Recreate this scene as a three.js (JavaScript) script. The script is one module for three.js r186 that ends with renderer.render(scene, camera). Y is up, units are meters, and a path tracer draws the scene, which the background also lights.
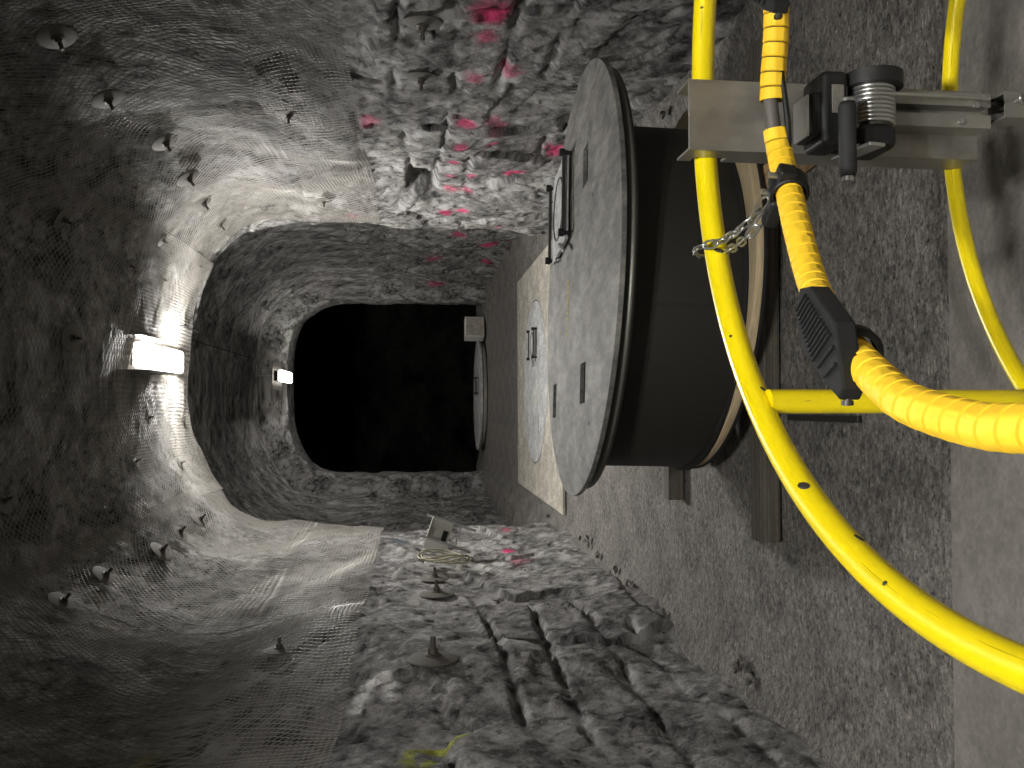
import * as THREE from 'three';
import { RoundedBoxGeometry } from 'three/addons/geometries/RoundedBoxGeometry.js';
import { mergeGeometries, toCreasedNormals } from 'three/addons/utils/BufferGeometryUtils.js';
import { ImprovedNoise } from 'three/addons/math/ImprovedNoise.js';

// ---------------------------------------------------------------- camera, lights, exposure
const scene = new THREE.Scene();
scene.background = new THREE.Color(0x000000);
const PITCH = 0.115, YAW = 0.0268;                 // the phone is held sideways: image left is up
const camera = new THREE.PerspectiveCamera(2 * Math.atan(384 / 858) * 180 / Math.PI, 1024 / 768, 0.05, 200);
camera.position.set(0, 1.6, 0);
camera.up.set(1, 0, 0);
camera.lookAt(Math.sin(YAW) * Math.cos(PITCH), 1.6 - Math.sin(PITCH), -Math.cos(YAW) * Math.cos(PITCH));
const renderer = new THREE.WebGLRenderer({ antialias: true });
renderer.toneMapping = THREE.LinearToneMapping;
renderer.toneMappingExposure = 0.88;
renderer.shadowMap.enabled = true;
const LAMPS = [                                     // x, y, z of the glowing face, candela of each of its two tubes
  { x: 0.45, y: 3.95, z: -8.35, power: 28, shield: true },
  { x: 0.60, y: 4.13, z: -17.55, power: 2.6, canopy: true },
  { x: -0.05, y: 3.75, z: 0.7, power: 22, hood: true },
];
const LAMP_COLOUR = 0xfffdfa;

// ---------------------------------------------------------------- helpers
let seed = 12345;
const rnd = () => { seed = (seed * 1664525 + 1013904223) >>> 0; return seed / 4294967296; };
const PN = new ImprovedNoise();
const n3 = (x, y, z) => PN.noise(x + 31.7, y + 17.3, z + 57.1);
const clamp = (v, a, b) => Math.min(b, Math.max(a, v));
const lerp = (a, b, t) => a + (b - a) * t;
const sstep = (a, b, v) => { const t = clamp((v - a) / (b - a), 0, 1); return t * t * (3 - 2 * t); };
const V = (x, y, z) => new THREE.Vector3(x, y, z);
const names = {};
function numbered(n) { const k = names[n] || 0; names[n] = k + 1; return k ? n + '_' + String(k).padStart(3, '0') : n; }
function tag(o, label, category, group) { o.userData.label = label; o.userData.category = category; if (group) o.userData.group = group; return o; }
function shade(o) { o.traverse(m => { if (m.isMesh) { m.castShadow = true; m.receiveShadow = true; } }); return o; }
function thing(name, label, category, pos = [0, 0, 0], group) {
  const g = new THREE.Group(); g.name = numbered(name); g.position.set(...pos); scene.add(g); return tag(g, label, category, group);
}
function part(name, geo, mat, parent, label) {
  const m = new THREE.Mesh(geo, mat); m.name = name; m.castShadow = m.receiveShadow = true; parent.add(m); if (label) m.userData.label = label; return m;
}
function single(name, geo, mat, label, category, pos = [0, 0, 0], group) {
  const m = new THREE.Mesh(geo, mat); m.name = numbered(name); m.castShadow = m.receiveShadow = true; m.position.set(...pos); scene.add(m); return tag(m, label, category, group);
}
function struct(name, geo, mat, label) {
  const m = new THREE.Mesh(geo, mat); m.name = name; m.castShadow = m.receiveShadow = true; scene.add(m);
  m.userData.kind = 'structure'; m.userData.label = label; m.userData.category = name.split('_')[0]; return m;
}
const box = (w, h, d, x = 0, y = 0, z = 0, r = 0.004) => new RoundedBoxGeometry(w, h, d, 2, Math.min(r, w / 2.2, h / 2.2, d / 2.2)).translate(x, y, z);
const cyl = (r0, r1, h, n = 24) => new THREE.CylinderGeometry(r0, r1, h, n);
const lathe = (pts, n = 48) => new THREE.LatheGeometry(pts.map(p => new THREE.Vector2(p[0], p[1])), n);
const flat = g => { const q = g.index ? g.toNonIndexed() : g; return q; };
const merge = list => mergeGeometries(list.map(flat).map(g => { const q = g.clone(); for (const k of Object.keys(q.attributes)) if (!['position', 'normal', 'uv'].includes(k)) q.deleteAttribute(k); return q; }), false);
class Path3 extends THREE.Curve { constructor(f) { super(); this.f = f; } getPoint(t) { return this.f(t); } }
function tube(pts, r, seg, rad = 8, closed = false) { return new THREE.TubeGeometry(new THREE.CatmullRomCurve3(pts, closed, 'centripetal'), seg || pts.length * 6, r, rad, closed); }

// tileable fractal noise on a torus-free lattice (values 0..1)
function tileNoise(size, cells, sd, octaves = 4, ax = 1, ay = 1) {
  const out = new Float32Array(size * size); let amp = 1, tot = 0, c = cells;
  let s = sd >>> 0; const r = () => { s = (s * 1664525 + 1013904223) >>> 0; return s / 4294967296; };
  for (let o = 0; o < octaves; o++) {
    const nx = Math.max(1, Math.round(c * ax)), ny = Math.max(1, Math.round(c * ay)); const g = new Float32Array(nx * ny); for (let i = 0; i < g.length; i++) g[i] = r();
    for (let y = 0; y < size; y++) { const fy = y / size * ny, iy = Math.floor(fy), ty = fy - iy, sy = ty * ty * (3 - 2 * ty);
      for (let x = 0; x < size; x++) { const fx = x / size * nx, ix = Math.floor(fx), tx = fx - ix, sx = tx * tx * (3 - 2 * tx);
        const a = g[(iy % ny) * nx + ix % nx], b = g[(iy % ny) * nx + (ix + 1) % nx], d = g[((iy + 1) % ny) * nx + ix % nx], e = g[((iy + 1) % ny) * nx + (ix + 1) % nx];
        out[y * size + x] += amp * lerp(lerp(a, b, sx), lerp(d, e, sx), sy); } }
    tot += amp; amp *= 0.55; c *= 2;
  }
  for (let i = 0; i < out.length; i++) out[i] /= tot; return out;
}
function tex(size, f, srgb) {            // f(i) -> [r,g,b] 0..1
  const d = new Uint8Array(size * size * 4);
  for (let i = 0; i < size * size; i++) { const c = f(i); d[i * 4] = clamp(c[0], 0, 1) * 255; d[i * 4 + 1] = clamp(c[1], 0, 1) * 255; d[i * 4 + 2] = clamp(c[2], 0, 1) * 255; d[i * 4 + 3] = 255; }
  const t = new THREE.DataTexture(d, size, size); t.magFilter = THREE.LinearFilter; t.minFilter = THREE.LinearFilter; t.wrapS = t.wrapT = THREE.RepeatWrapping;
  if (srgb) t.colorSpace = THREE.SRGBColorSpace; t.needsUpdate = true; return t;
}
const rep = (t, x, y) => { const c = t.clone(); c.repeat.set(x, y); c.needsUpdate = true; return c; };

// ---------------------------------------------------------------- procedural materials
const S = 1024;
const rA = tileNoise(S, 6, 11, 7), rB = tileNoise(S, 24, 12, 5), rC = tileNoise(S, 3, 13, 4, 1, 4);
const grit = tileNoise(S, 128, 14, 2), streak = tileNoise(S, 10, 15, 4, 3, 1);
const rockMap = tex(S, i => { let v = 0.82 + 0.8 * (rA[i] - 0.5) + 0.5 * (rB[i] - 0.5) + 0.3 * (grit[i] - 0.5) + 0.25 * (rC[i] - 0.5); if (rB[i] < 0.4) v -= (0.4 - rB[i]) * 1.6; if (rB[i] > 0.62) v += (rB[i] - 0.62) * 1.5; return [v * 1.0, v * 0.99, v * 0.975]; }, true);
const rockBump = tex(S, i => { const v = clamp(0.5 + 0.9 * (rA[i] - 0.5) + 0.5 * (rB[i] - 0.5) + 0.2 * (grit[i] - 0.5), 0, 1); return [v, v, v]; });
const rockMat = new THREE.MeshStandardMaterial({ map: rockMap, bumpMap: rockBump, bumpScale: 0.011, vertexColors: true, roughness: 0.9 });

const fl1 = tileNoise(S, 40, 21, 4, 1, 1.6), fl2 = tileNoise(S, 5, 22, 4), fl3 = tileNoise(S, 90, 23, 3, 0.8, 1.5);
const floorMap = tex(S, i => { let v = 0.43 + 0.16 * (fl2[i] - 0.5) + 0.30 * (fl1[i] - 0.5) + 0.2 * (grit[i] - 0.5); if (fl3[i] < 0.34) v -= (0.34 - fl3[i]) * 1.3; if (fl3[i] > 0.7) v += (fl3[i] - 0.7) * 1.2; return [v * 1.0, v * 0.97, v * 0.92]; }, true);
const floorBump = tex(S, i => { const v = clamp(0.5 + 0.7 * (fl1[i] - 0.5) + 0.8 * (fl3[i] - 0.5), 0, 1); return [v, v, v]; });
const floorMat = new THREE.MeshStandardMaterial({ map: floorMap, bumpMap: floorBump, bumpScale: 0.007, roughness: 0.92 });
const slabMap = tex(S, i => { const v = 0.51 + 0.16 * (fl2[i] - 0.5) + 0.10 * (fl1[i] - 0.5) + 0.08 * (grit[i] - 0.5); return [v * 1.0, v * 0.97, v * 0.92]; }, true);
const slabMat = new THREE.MeshStandardMaterial({ map: slabMap, bumpMap: floorBump, bumpScale: 0.003, roughness: 0.85 });

const lidTint = (base, tint) => tex(512, i => { const x = i % 512, y = (i / 512) | 0, j = y * 2 * S + x * 2; const v = base + 0.28 * (streak[j] - 0.5) + 0.2 * (rA[j] - 0.5) + 0.12 * (grit[j] - 0.5); return [v * tint[0], v * tint[1], v * tint[2]]; }, true);
const lidMat = new THREE.MeshStandardMaterial({ map: lidTint(0.475, [1, 0.985, 0.94]), roughness: 0.7, metalness: 0.15 });
const plateMat = new THREE.MeshStandardMaterial({ map: lidTint(0.68, [1.02, 0.99, 0.92]), roughness: 0.7 });
const lidPaleMat = new THREE.MeshStandardMaterial({ map: lidTint(0.72, [0.99, 0.99, 0.98]), roughness: 0.65 });
const drumMat = new THREE.MeshStandardMaterial({ color: 0x2f2d28, roughness: 0.62, metalness: 0.2 });
const flangeMat = new THREE.MeshStandardMaterial({ color: 0x77756e, roughness: 0.45, metalness: 0.5 });
const rubberMat = new THREE.MeshStandardMaterial({ color: 0x1b1b1b, roughness: 0.8 });
const plyMat = new THREE.MeshStandardMaterial({ map: lidTint(0.74, [1.05, 0.95, 0.76]), roughness: 0.8 });
const timberMap = tex(512, i => { const x = i % 512, y = (i / 512) | 0, j = y * 2 * S + x * 2; const v = 0.34 + 0.3 * (rC[j] - 0.5) + 0.2 * (grit[j] - 0.5); return [v * 1.03, v * 0.97, v * 0.87]; }, true);
const timberMat = new THREE.MeshStandardMaterial({ map: timberMap, roughness: 0.85 });
const freshTimberMat = new THREE.MeshStandardMaterial({ map: lidTint(0.66, [1.1, 0.93, 0.68]), roughness: 0.8 });
const yellowMap = tex(512, i => { const j = ((i / 512) | 0) * 2 * S + (i % 512) * 2; let v = 1; const p = rB[j]; if (p < 0.2) v = 0.8; const q = 0.93 + 0.14 * (rA[j] - 0.5); return [v * 0.99 * q, v * 0.895 * q, v * 0.03]; }, true);
const yellowMat = new THREE.MeshPhysicalMaterial({ map: yellowMap, roughness: 0.32, clearcoat: 0.4, clearcoatRoughness: 0.25 });
const wrapMat = new THREE.MeshStandardMaterial({ color: 0xf6cb2c, roughness: 0.6 });
const greyPipeMat = new THREE.MeshStandardMaterial({ color: 0x57534e, roughness: 0.5 });
const blackMat = new THREE.MeshStandardMaterial({ color: 0x0f1011, roughness: 0.55 });
const blackSoftMat = new THREE.MeshStandardMaterial({ color: 0x171818, roughness: 0.75 });
const aluMap = tex(512, i => { const j = ((i / 512) | 0) * 2 * S + (i % 512) * 2; const v = 0.60 + 0.16 * (rC[j] - 0.5) + 0.1 * (rA[j] - 0.5); return [v, v * 0.99, v * 0.95]; }, true);
const aluMat = new THREE.MeshStandardMaterial({ map: aluMap, roughness: 0.42, metalness: 0.75 });
const steelMat = new THREE.MeshStandardMaterial({ color: 0xb9bab8, roughness: 0.3, metalness: 0.9 });
const darkSteelMat = new THREE.MeshStandardMaterial({ color: 0x4a4844, roughness: 0.55, metalness: 0.6 });
const wireMat = new THREE.MeshStandardMaterial({ color: 0x8f8b84, roughness: 0.45, metalness: 0.3 });
const boltPlateMat = new THREE.MeshStandardMaterial({ color: 0x66635d, roughness: 0.75, metalness: 0.15 });
const boltMat = new THREE.MeshStandardMaterial({ color: 0x5e5952, roughness: 0.6, metalness: 0.5 });
const whiteMat = new THREE.MeshStandardMaterial({ color: 0xdcdad3, roughness: 0.5 });
const ropeMat = new THREE.MeshStandardMaterial({ color: 0xa9a48c, roughness: 0.7 });
const stencilMat = new THREE.MeshStandardMaterial({ color: 0xa08f3c, roughness: 0.7, polygonOffset: true, polygonOffsetFactor: -1 });
const paleStencilMat = new THREE.MeshStandardMaterial({ color: 0xd9cf4e, roughness: 0.7 });

// ---------------------------------------------------------------- the tunnel surface
const YS = 2.6, YB = -0.18;                          // springline and buried foot of the walls
function section(z, j) {                             // j: ragged shift of the round joints along the tunnel
  const zz = z + j;
  let xl = lerp(-1.40, -1.36, sstep(0, -9, z)), xr = lerp(1.90, 2.06, sstep(-3, -9, z)), H = lerp(4.48, 3.99, sstep(-4.4, -7.5, z));
  const r1 = sstep(-5.95, -6.03, zz * 1 - j * 0.6); xl -= 0.03 * r1; xr += 0.07 * r1; H += 0.05 * r1;
  const r2 = sstep(-9.95, -10.15, zz); xl = lerp(xl, -1.93, r2); xr = lerp(xr, 2.6, r2); H = lerp(H, 4.76, r2);
  const r3 = sstep(-18.44, -18.52, z + j * 0.15); xl = lerp(xl, -1.47, r3); xr = lerp(xr, 2.28, r3); H = lerp(H, 4.2, r3);
  const r4 = sstep(-19.3, -21.5, z); xl = lerp(xl, -14, r4); xr = lerp(xr, 15, r4); H = lerp(H, 11, r4);
  return [xl, xr, H];
}
const UL = 0.26, UR = 0.74;
function base(u, z, out) {
  const j = 0.28 * n3(u * 6, 2.2, 0.4) + 0.10 * n3(u * 22, 5.1, 0.4);
  const [xl, xr, H] = section(z, j); out.sec = (xr - xl) * 0.5 + H * 0.4;
  if (u <= UL) { out.x = xl; out.y = lerp(YB + (z < -20 ? (z + 20) * 0.2 : 0), YS, u / UL); out.nx = 1; out.ny = 0; }
  else if (u >= UR) { out.x = xr; out.y = lerp(YS, YB + (z < -20 ? (z + 20) * 0.2 : 0), (u - UR) / (1 - UR)); out.nx = -1; out.ny = 0; }
  else {
    const a = Math.PI * (1 - (u - UL) / (UR - UL)), c = Math.cos(a), s = Math.sin(a), e = z < -18.3 ? 0.6 : 0.72;
    const cx = Math.sign(c) * Math.pow(Math.abs(c), e), sy = Math.pow(Math.max(0, s), e);
    out.x = (xl + xr) / 2 + (xr - xl) / 2 * cx; out.y = YS + (H - YS) * sy;
    const gx = -cx / ((xr - xl) / 2), gy = -sy / (H - YS), l = Math.hypot(gx, gy) || 1; out.nx = gx / l; out.ny = gy / l;
  }
  return out;
}
function lean(u, y, z) { return (u < 0.5 ? 0.26 : 0.14) * sstep(-7.9, -5.6, z) * sstep(1.7, 2.9, y) * sstep(0, 0.08, Math.abs(u - 0.5)); }
function low(x, y, z) { return 0.12 * n3(x * 0.5, y * 0.5, z * 0.5) + 0.075 * n3(x * 1.15, y * 1.15 + 9, z * 1.15); }
const h3 = (a, b, c) => { let h = Math.imul(a, 374761393) ^ Math.imul(b, 668265263) ^ Math.imul(c, 1274126177); h = Math.imul(h ^ (h >>> 13), 1103515245); h ^= h >>> 16; return (h >>> 0) / 4294967296; };
function facet(x, y, z, sd) {                        // broken rock: tilted planes with sharp edges between them
  const ix = Math.floor(x), iy = Math.floor(y), iz = Math.floor(z); let best = 9, bx = 0, by = 0, bz = 0, px = 0, py = 0, pz = 0;
  for (let a = -1; a < 2; a++) for (let b = -1; b < 2; b++) for (let c = -1; c < 2; c++) {
    const X = ix + a, Y = iy + b, Z = iz + c, k = h3(X + sd, Y, Z), k2 = (k * 7919) % 1, k3 = (k * 104729) % 1;
    const qx = X + k, qy = Y + k2, qz = Z + k3, d = (qx - x) ** 2 + (qy - y) ** 2 + (qz - z) ** 2;
    if (d < best) { best = d; bx = X; by = Y; bz = Z; px = qx; py = qy; pz = qz; }
  }
  const t1 = h3(bx, by + sd, bz + 77) - 0.5, t2 = h3(bx + 13, by, bz + sd) - 0.5, t3 = h3(bx, by + 5, bz + 31 + sd) - 0.5;
  return (h3(bx + 3, by + 7, bz + 11 + sd) - 0.5) + 1.3 * (t1 * (x - px) + t2 * (y - py) + t3 * (z - pz));
}
// half-barrels of the blast holes: height, from z, to z, depth
const BARRELS_R = [[2.02, -5.3, -8.6, 0.03], [1.70, -3.2, -5.2, 0.05], [1.66, -6.3, -8.6, 0.035], [1.38, -3.4, -5.2, 0.045], [1.40, -5.6, -7.8, 0.035], [1.12, -3.2, -5.1, 0.05], [1.13, -6.8, -8.2, 0.03], [0.82, -3.3, -4.9, 0.04], [0.55, -6.0, -7.0, 0.035]];
const BARRELS_L = [[1.42, -3.2, -5.0, 0.03], [1.12, -3.7, -6.1, 0.055], [0.80, -3.4, -6.0, 0.06], [0.50, -3.0, -5.9, 0.06], [0.24, -2.6, -5.2, 0.05], [1.5, -7.4, -9.6, 0.03], [1.2, -7.4, -9.8, 0.03]];
function barrels(list, y, z) {
  let d = 0;
  for (const [by, z0, z1, dep] of list) {
    const yy = y - by - 0.03 * Math.sin(z * 1.3 + by * 9) - 0.025 * n3(z * 3, by, 7), on = sstep(z0 + 0.15, z0 - 0.1, z) * sstep(z1 - 0.15, z1 + 0.1, z) * (0.25 + 0.75 * sstep(-0.15, 0.15, n3(z * 1.6, by * 5, 3)));
    if (on > 0 && Math.abs(yy) < 0.022) d = Math.max(d, on * dep * Math.sqrt(1 - (yy / 0.022) ** 2));
  }
  return d;
}
function disp(u, x, y, z) {                          // inward displacement of the full rock surface
  let d = low(x, y, z);
  const arch = sstep(UL - 0.02, UL + 0.05, u) * sstep(UR + 0.02, UR - 0.05, u), k = lerp(1, 0.55, arch);
  const far = z < -18 && z > -19 ? 0.3 : z < -10.6 ? 0.8 : 1;
  const side = u < UL ? 0.75 : 1, warp = 0.12 * n3(x * 2.3, y * 2.3, z * 2.3), wx = x + warp, wy = y + 0.12 * n3(x * 2.1 + 5, y * 2.1, z * 2.1), wz = z + warp;
  d += side * k * far * 0.046 * facet(wx * 1.9, wy * 2.1 + wz * 0.7, wz * 1.2, 5) + side * k * 0.018 * facet(wx * 6 + 7, wy * 7 + wz * 3, wz * 4.2, 9) + side * k * 0.006 * facet(wx * 15 + 7, wy * 18 + wz * 7, wz * 12, 19);
  const w = n3(x * 3, y * 3, z * 3);
  d += k * (0.010 * (1 - 2 * Math.abs(n3(x * 4.1, y * 5.3 + z * 2.2, z * 3.1 + w * 0.6))) + 0.006 * n3(x * 13, y * 15, z * 11));
  if (u < UL) { d -= barrels(BARRELS_L, y, z); d += 0.09 * sstep(0.5, -0.1, y) * sstep(-2, -3.2, z) * (0.6 + n3(z * 1.4, 4, 4)); }
  if (u > UR) { d -= barrels(BARRELS_R, y, z); d += 0.08 * sstep(0.5, -0.1, y) * (0.6 + n3(z * 1.4, 8, 4)); d -= 0.16 * sstep(0.16, 0.09, Math.abs(y - 1.52)) * sstep(0.42, 0.3, Math.abs(z + 8.05)); }
  if (z < -18.5) d *= 0.6;
  d -= lean(u, y, z);
  return d;
}
const O = {};
const surf = (u, z, lift = 0) => { base(u, z, O); const d = disp(u, O.x, O.y, z) + lift; return V(O.x + O.nx * d, O.y + O.ny * d, z); };
const drape = (u, z, lift = 0) => { base(u, z, O); const d = low(O.x, O.y, z) - lean(u, O.y, z) + lift; return V(O.x + O.nx * d, O.y + O.ny * d, z); };
//@@SURFEND

// sprayed survey paint on the rock: wall coordinates y, z, radius, colour
const PINK = [0.72, 0.055, 0.19];
const PAINT_R = [[1.23, -4.05, 0.10, 0.8], [1.24, -4.38, 0.07, 0.8], [1.07, -4.86, 0.09, 0.55], [1.24, -4.98, 0.07, 0.5], [1.25, -5.82, 0.08, 0.8], [1.05, -5.76, 0.08, 0.7], [1.24, -6.45, 0.06, 0.75], [0.99, -6.54, 0.06, 0.7], [1.27, -7.17, 0.07, 0.7], [1.08, -7.74, 0.06, 0.6], [1.26, -7.77, 0.07, 0.5], [0.73, -7.38, 0.10, 0.95], [0.47, -6.84, 0.08, 0.85], [1.25, -8.37, 0.07, 0.5], [1.08, -8.28, 0.06, 0.55], [1.27, -9.0, 0.08, 0.95], [1.09, -8.91, 0.07, 0.8], [0.93, -12.81, 0.12, 0.7], [0.41, -13.56, 0.13, 0.85], [0.1, -13.2, 0.09, 0.8], [0.25, -15.6, 0.12, 0.8], [1.21, -15.42, 0.16, 0.6], [1.13, -17.9, 0.2, 0.6], [1.9, -5.76, 0.08, 0.45], [2.3, -9.7, 0.1, 0.5], [2.2, -9.5, 0.09, 0.5], [0.7, -9.6, 0.09, 0.7], [0.8, -10.4, 0.1, 0.7]];
const PAINT_L = [[0.66, -8.4, 0.08, 0.9], [0.62, -7.75, 0.12, 0.35], [0.56, -9.6, 0.08, 0.5], [1.73, -8.7, 0.1, 0.45, [0.05, 0.13, 0.22]], [2.8, -4.1, 0.09, 0.5, [0.35, 0.36, 0.03]], [1.95, -3.4, 0.1, 0.4, [0.04, 0.08, 0.16]]];
const STROKES_L = [[[[1.40, -3.62], [1.46, -3.56], [1.55, -3.56], [1.61, -3.54], [1.62, -3.42], [1.60, -3.30], [1.55, -3.32], [1.52, -3.42]], 0.032, [0.42, 0.46, 0.03]], [[[1.86, -4.16], [1.84, -4.30], [1.80, -4.40], [1.74, -4.44], [1.70, -4.36], [1.70, -4.22]], 0.04, [0.95, 0.95, 0.95]]];

const zRows = [];
{ let z = 14; const step = z => z > 2 ? 0.3 : z > -2 ? 0.07 : z > -9.5 ? 0.02 : z > -10.6 ? 0.016 : z > -18.2 ? 0.045 : z > -18.75 ? 0.02 : z > -21.5 ? 0.07 : 0.6;
  while (z > -56) { zRows.push(z); z -= step(z); } zRows.push(-56); }
function uRange(a, b, n) { const r = []; for (let i = 0; i <= n; i++) r.push(lerp(a, b, i / n)); return r; }
function rockColour(u, p, z, c) {
  const m = n3(p.x * 0.9, p.y * 0.9, z * 0.9), f = n3(p.x * 3.5, p.y * 3.5, z * 3.5), g = n3(p.x * 9, p.y * 9 + z * 3, z * 8);
  let v = 0.345 + 0.09 * m + 0.09 * f + 0.045 * g;
  const veins = sstep(0.12, 0.02, Math.abs(n3(p.x * 1.7 + 4, p.y * 2.4 + z, z * 1.1))); v *= 1 - 0.3 * veins;
  c[0] = v * 1.0; c[1] = v * (0.99 + 0.02 * m); c[2] = v * (0.97 + 0.03 * f);
  const spray = (list) => { for (const [py, pz, r, k, col] of list) { const dy = (p.y - py) * 1.25, dz = (z - pz) / 1.3; if (Math.abs(dy) > r * 2 || Math.abs(dz) > r * 2) continue;
    const d = Math.hypot(dy, dz) / (r * 1.3) + 0.45 * g + 0.25 * f, a = Math.min(1, k * 1.2) * sstep(1.2, 0.4, d); for (let i = 0; i < 3; i++) c[i] = lerp(c[i], (col || PINK)[i], a); } };
  if (u > UR - 0.05) spray(PAINT_R);
  if (u < UL + 0.05) {
    spray(PAINT_L);
    for (const [pts, w, col] of STROKES_L) for (let i = 0; i + 1 < pts.length; i++) {
      const [ay, az] = pts[i], [by, bz] = pts[i + 1], L = (by - ay) ** 2 + (bz - az) ** 2, t = clamp(((p.y - ay) * (by - ay) + (z - az) * (bz - az)) / L, 0, 1);
      const d = Math.hypot(p.y - ay - t * (by - ay), z - az - t * (bz - az)); const a = 0.9 * sstep(w, w * 0.6, d + 0.006 * g); if (a > 0) for (let q = 0; q < 3; q++) c[q] = lerp(c[q], col[q], a);
    }
  }
}
function rockMesh(us) {
  const nu = us.length, nz = zRows.length, pos = new Float32Array(nu * nz * 3), uv = new Float32Array(nu * nz * 2), col = new Float32Array(nu * nz * 3), idx = [], c = [0, 0, 0];
  const s = us.map(u => u < UL ? u / UL * 2.78 : u > UR ? 8.0 + (u - UR) / (1 - UR) * 2.78 : 2.78 + (u - UL) / (UR - UL) * 5.2);
  for (let k = 0; k < nz; k++) for (let i = 0; i < nu; i++) {
    const p = surf(us[i], zRows[k]), q = k * nu + i; pos[q * 3] = p.x; pos[q * 3 + 1] = p.y; pos[q * 3 + 2] = p.z;
    uv[q * 2] = s[i] / 1.3; uv[q * 2 + 1] = (zRows[k] + O.sec) / 1.3;
    rockColour(us[i], p, zRows[k], c); col[q * 3] = c[0]; col[q * 3 + 1] = c[1]; col[q * 3 + 2] = c[2];
    if (k && i) { const a = q - nu - 1, b = q - nu, d = q - 1; idx.push(a, b, d, b, q, d); }
  }
  const g = new THREE.BufferGeometry(); g.setAttribute('position', new THREE.BufferAttribute(pos, 3)); g.setAttribute('uv', new THREE.BufferAttribute(uv, 2)); g.setAttribute('color', new THREE.BufferAttribute(col, 3)); g.setIndex(idx); g.computeVertexNormals(); return g;
}
struct('wall_left', rockMesh(uRange(0, UL, 125)), rockMat, 'dark blasted rock wall with long drill-hole grooves on the left of the tunnel');
struct('ceiling', rockMesh(uRange(UL, UR, 200)), rockMat, 'arched rock roof of the tunnel under wire mesh');
struct('wall_right', rockMesh(uRange(UR, 1, 125)), rockMat, 'grey blasted rock wall with pink spray marks on the right of the tunnel');
{ // closing faces at both tunnel ends, thick slabs of rock
  struct('wall_back', box(32, 22, 0.5, 0.5, 2, -56.2, 0.02), new THREE.MeshStandardMaterial({ map: rockMap, color: 0x969490, roughness: 0.95 }), 'dark rock face closing the unlit end of the tunnel');
  struct('wall_front', box(6, 6, 0.5, 0.3, 2.5, 14.2, 0.02), new THREE.MeshStandardMaterial({ map: rockMap, color: 0x969490, roughness: 0.95 }), 'rock face closing the tunnel behind the viewer');
}
// ---------------------------------------------------------------- floor
function floorMesh(x0, x1, z0, z1, d, amp, y0, uvs, slope = 0) {
  const nx = Math.round((x1 - x0) / d), nz = Math.round((z0 - z1) / d), g = new THREE.PlaneGeometry(1, 1, nx, nz), p = g.attributes.position, uv = g.attributes.uv;
  for (let i = 0; i < p.count; i++) { const x = lerp(x0, x1, p.getX(i) + 0.5), z = lerp(z1, z0, 0.5 - p.getY(i));
    const edge = 0.10 * sstep(-1.15, -1.5, x) + 0.08 * sstep(1.7, 2.1, x);
    p.setXYZ(i, x, y0 + slope * (z - z0) + amp * (0.6 * n3(x * 2.2, 0, z * 2.2) + 0.5 * n3(x * 11, 3, z * 11)) + (amp > 0.002 ? edge * (0.7 + 0.6 * n3(x * 4, 1, z * 4)) : 0), z); uv.setXY(i, x / uvs, z / uvs); }
  g.computeVertexNormals(); return g;
}
struct('floor', floorMesh(-2.4, 3.0, -2.34, -19.4, 0.045, 0.008, -0.006, 1.1), floorMat, 'rough grey brown tunnel floor with grit and pits');
struct('floor_slab', mergeGeometries([floorMesh(-2.4, 3.0, 14, -2.40, 0.08, 0.0015, 0.004, 1.4)]), slabMat, 'smooth pale concrete slab in the foreground of the floor');
struct('floor_landing', floorMesh(-16, 17, -19.4, -21, 0.1, 0.004, -0.006, 1.1), floorMat, 'floor between the last lid and the dark hall');
struct('floor_ramp', floorMesh(-16, 17, -21, -57, 0.5, 0.02, -0.006, 1.1, 0.16), floorMat, 'floor dropping away into the unlit hall at the end');

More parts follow.
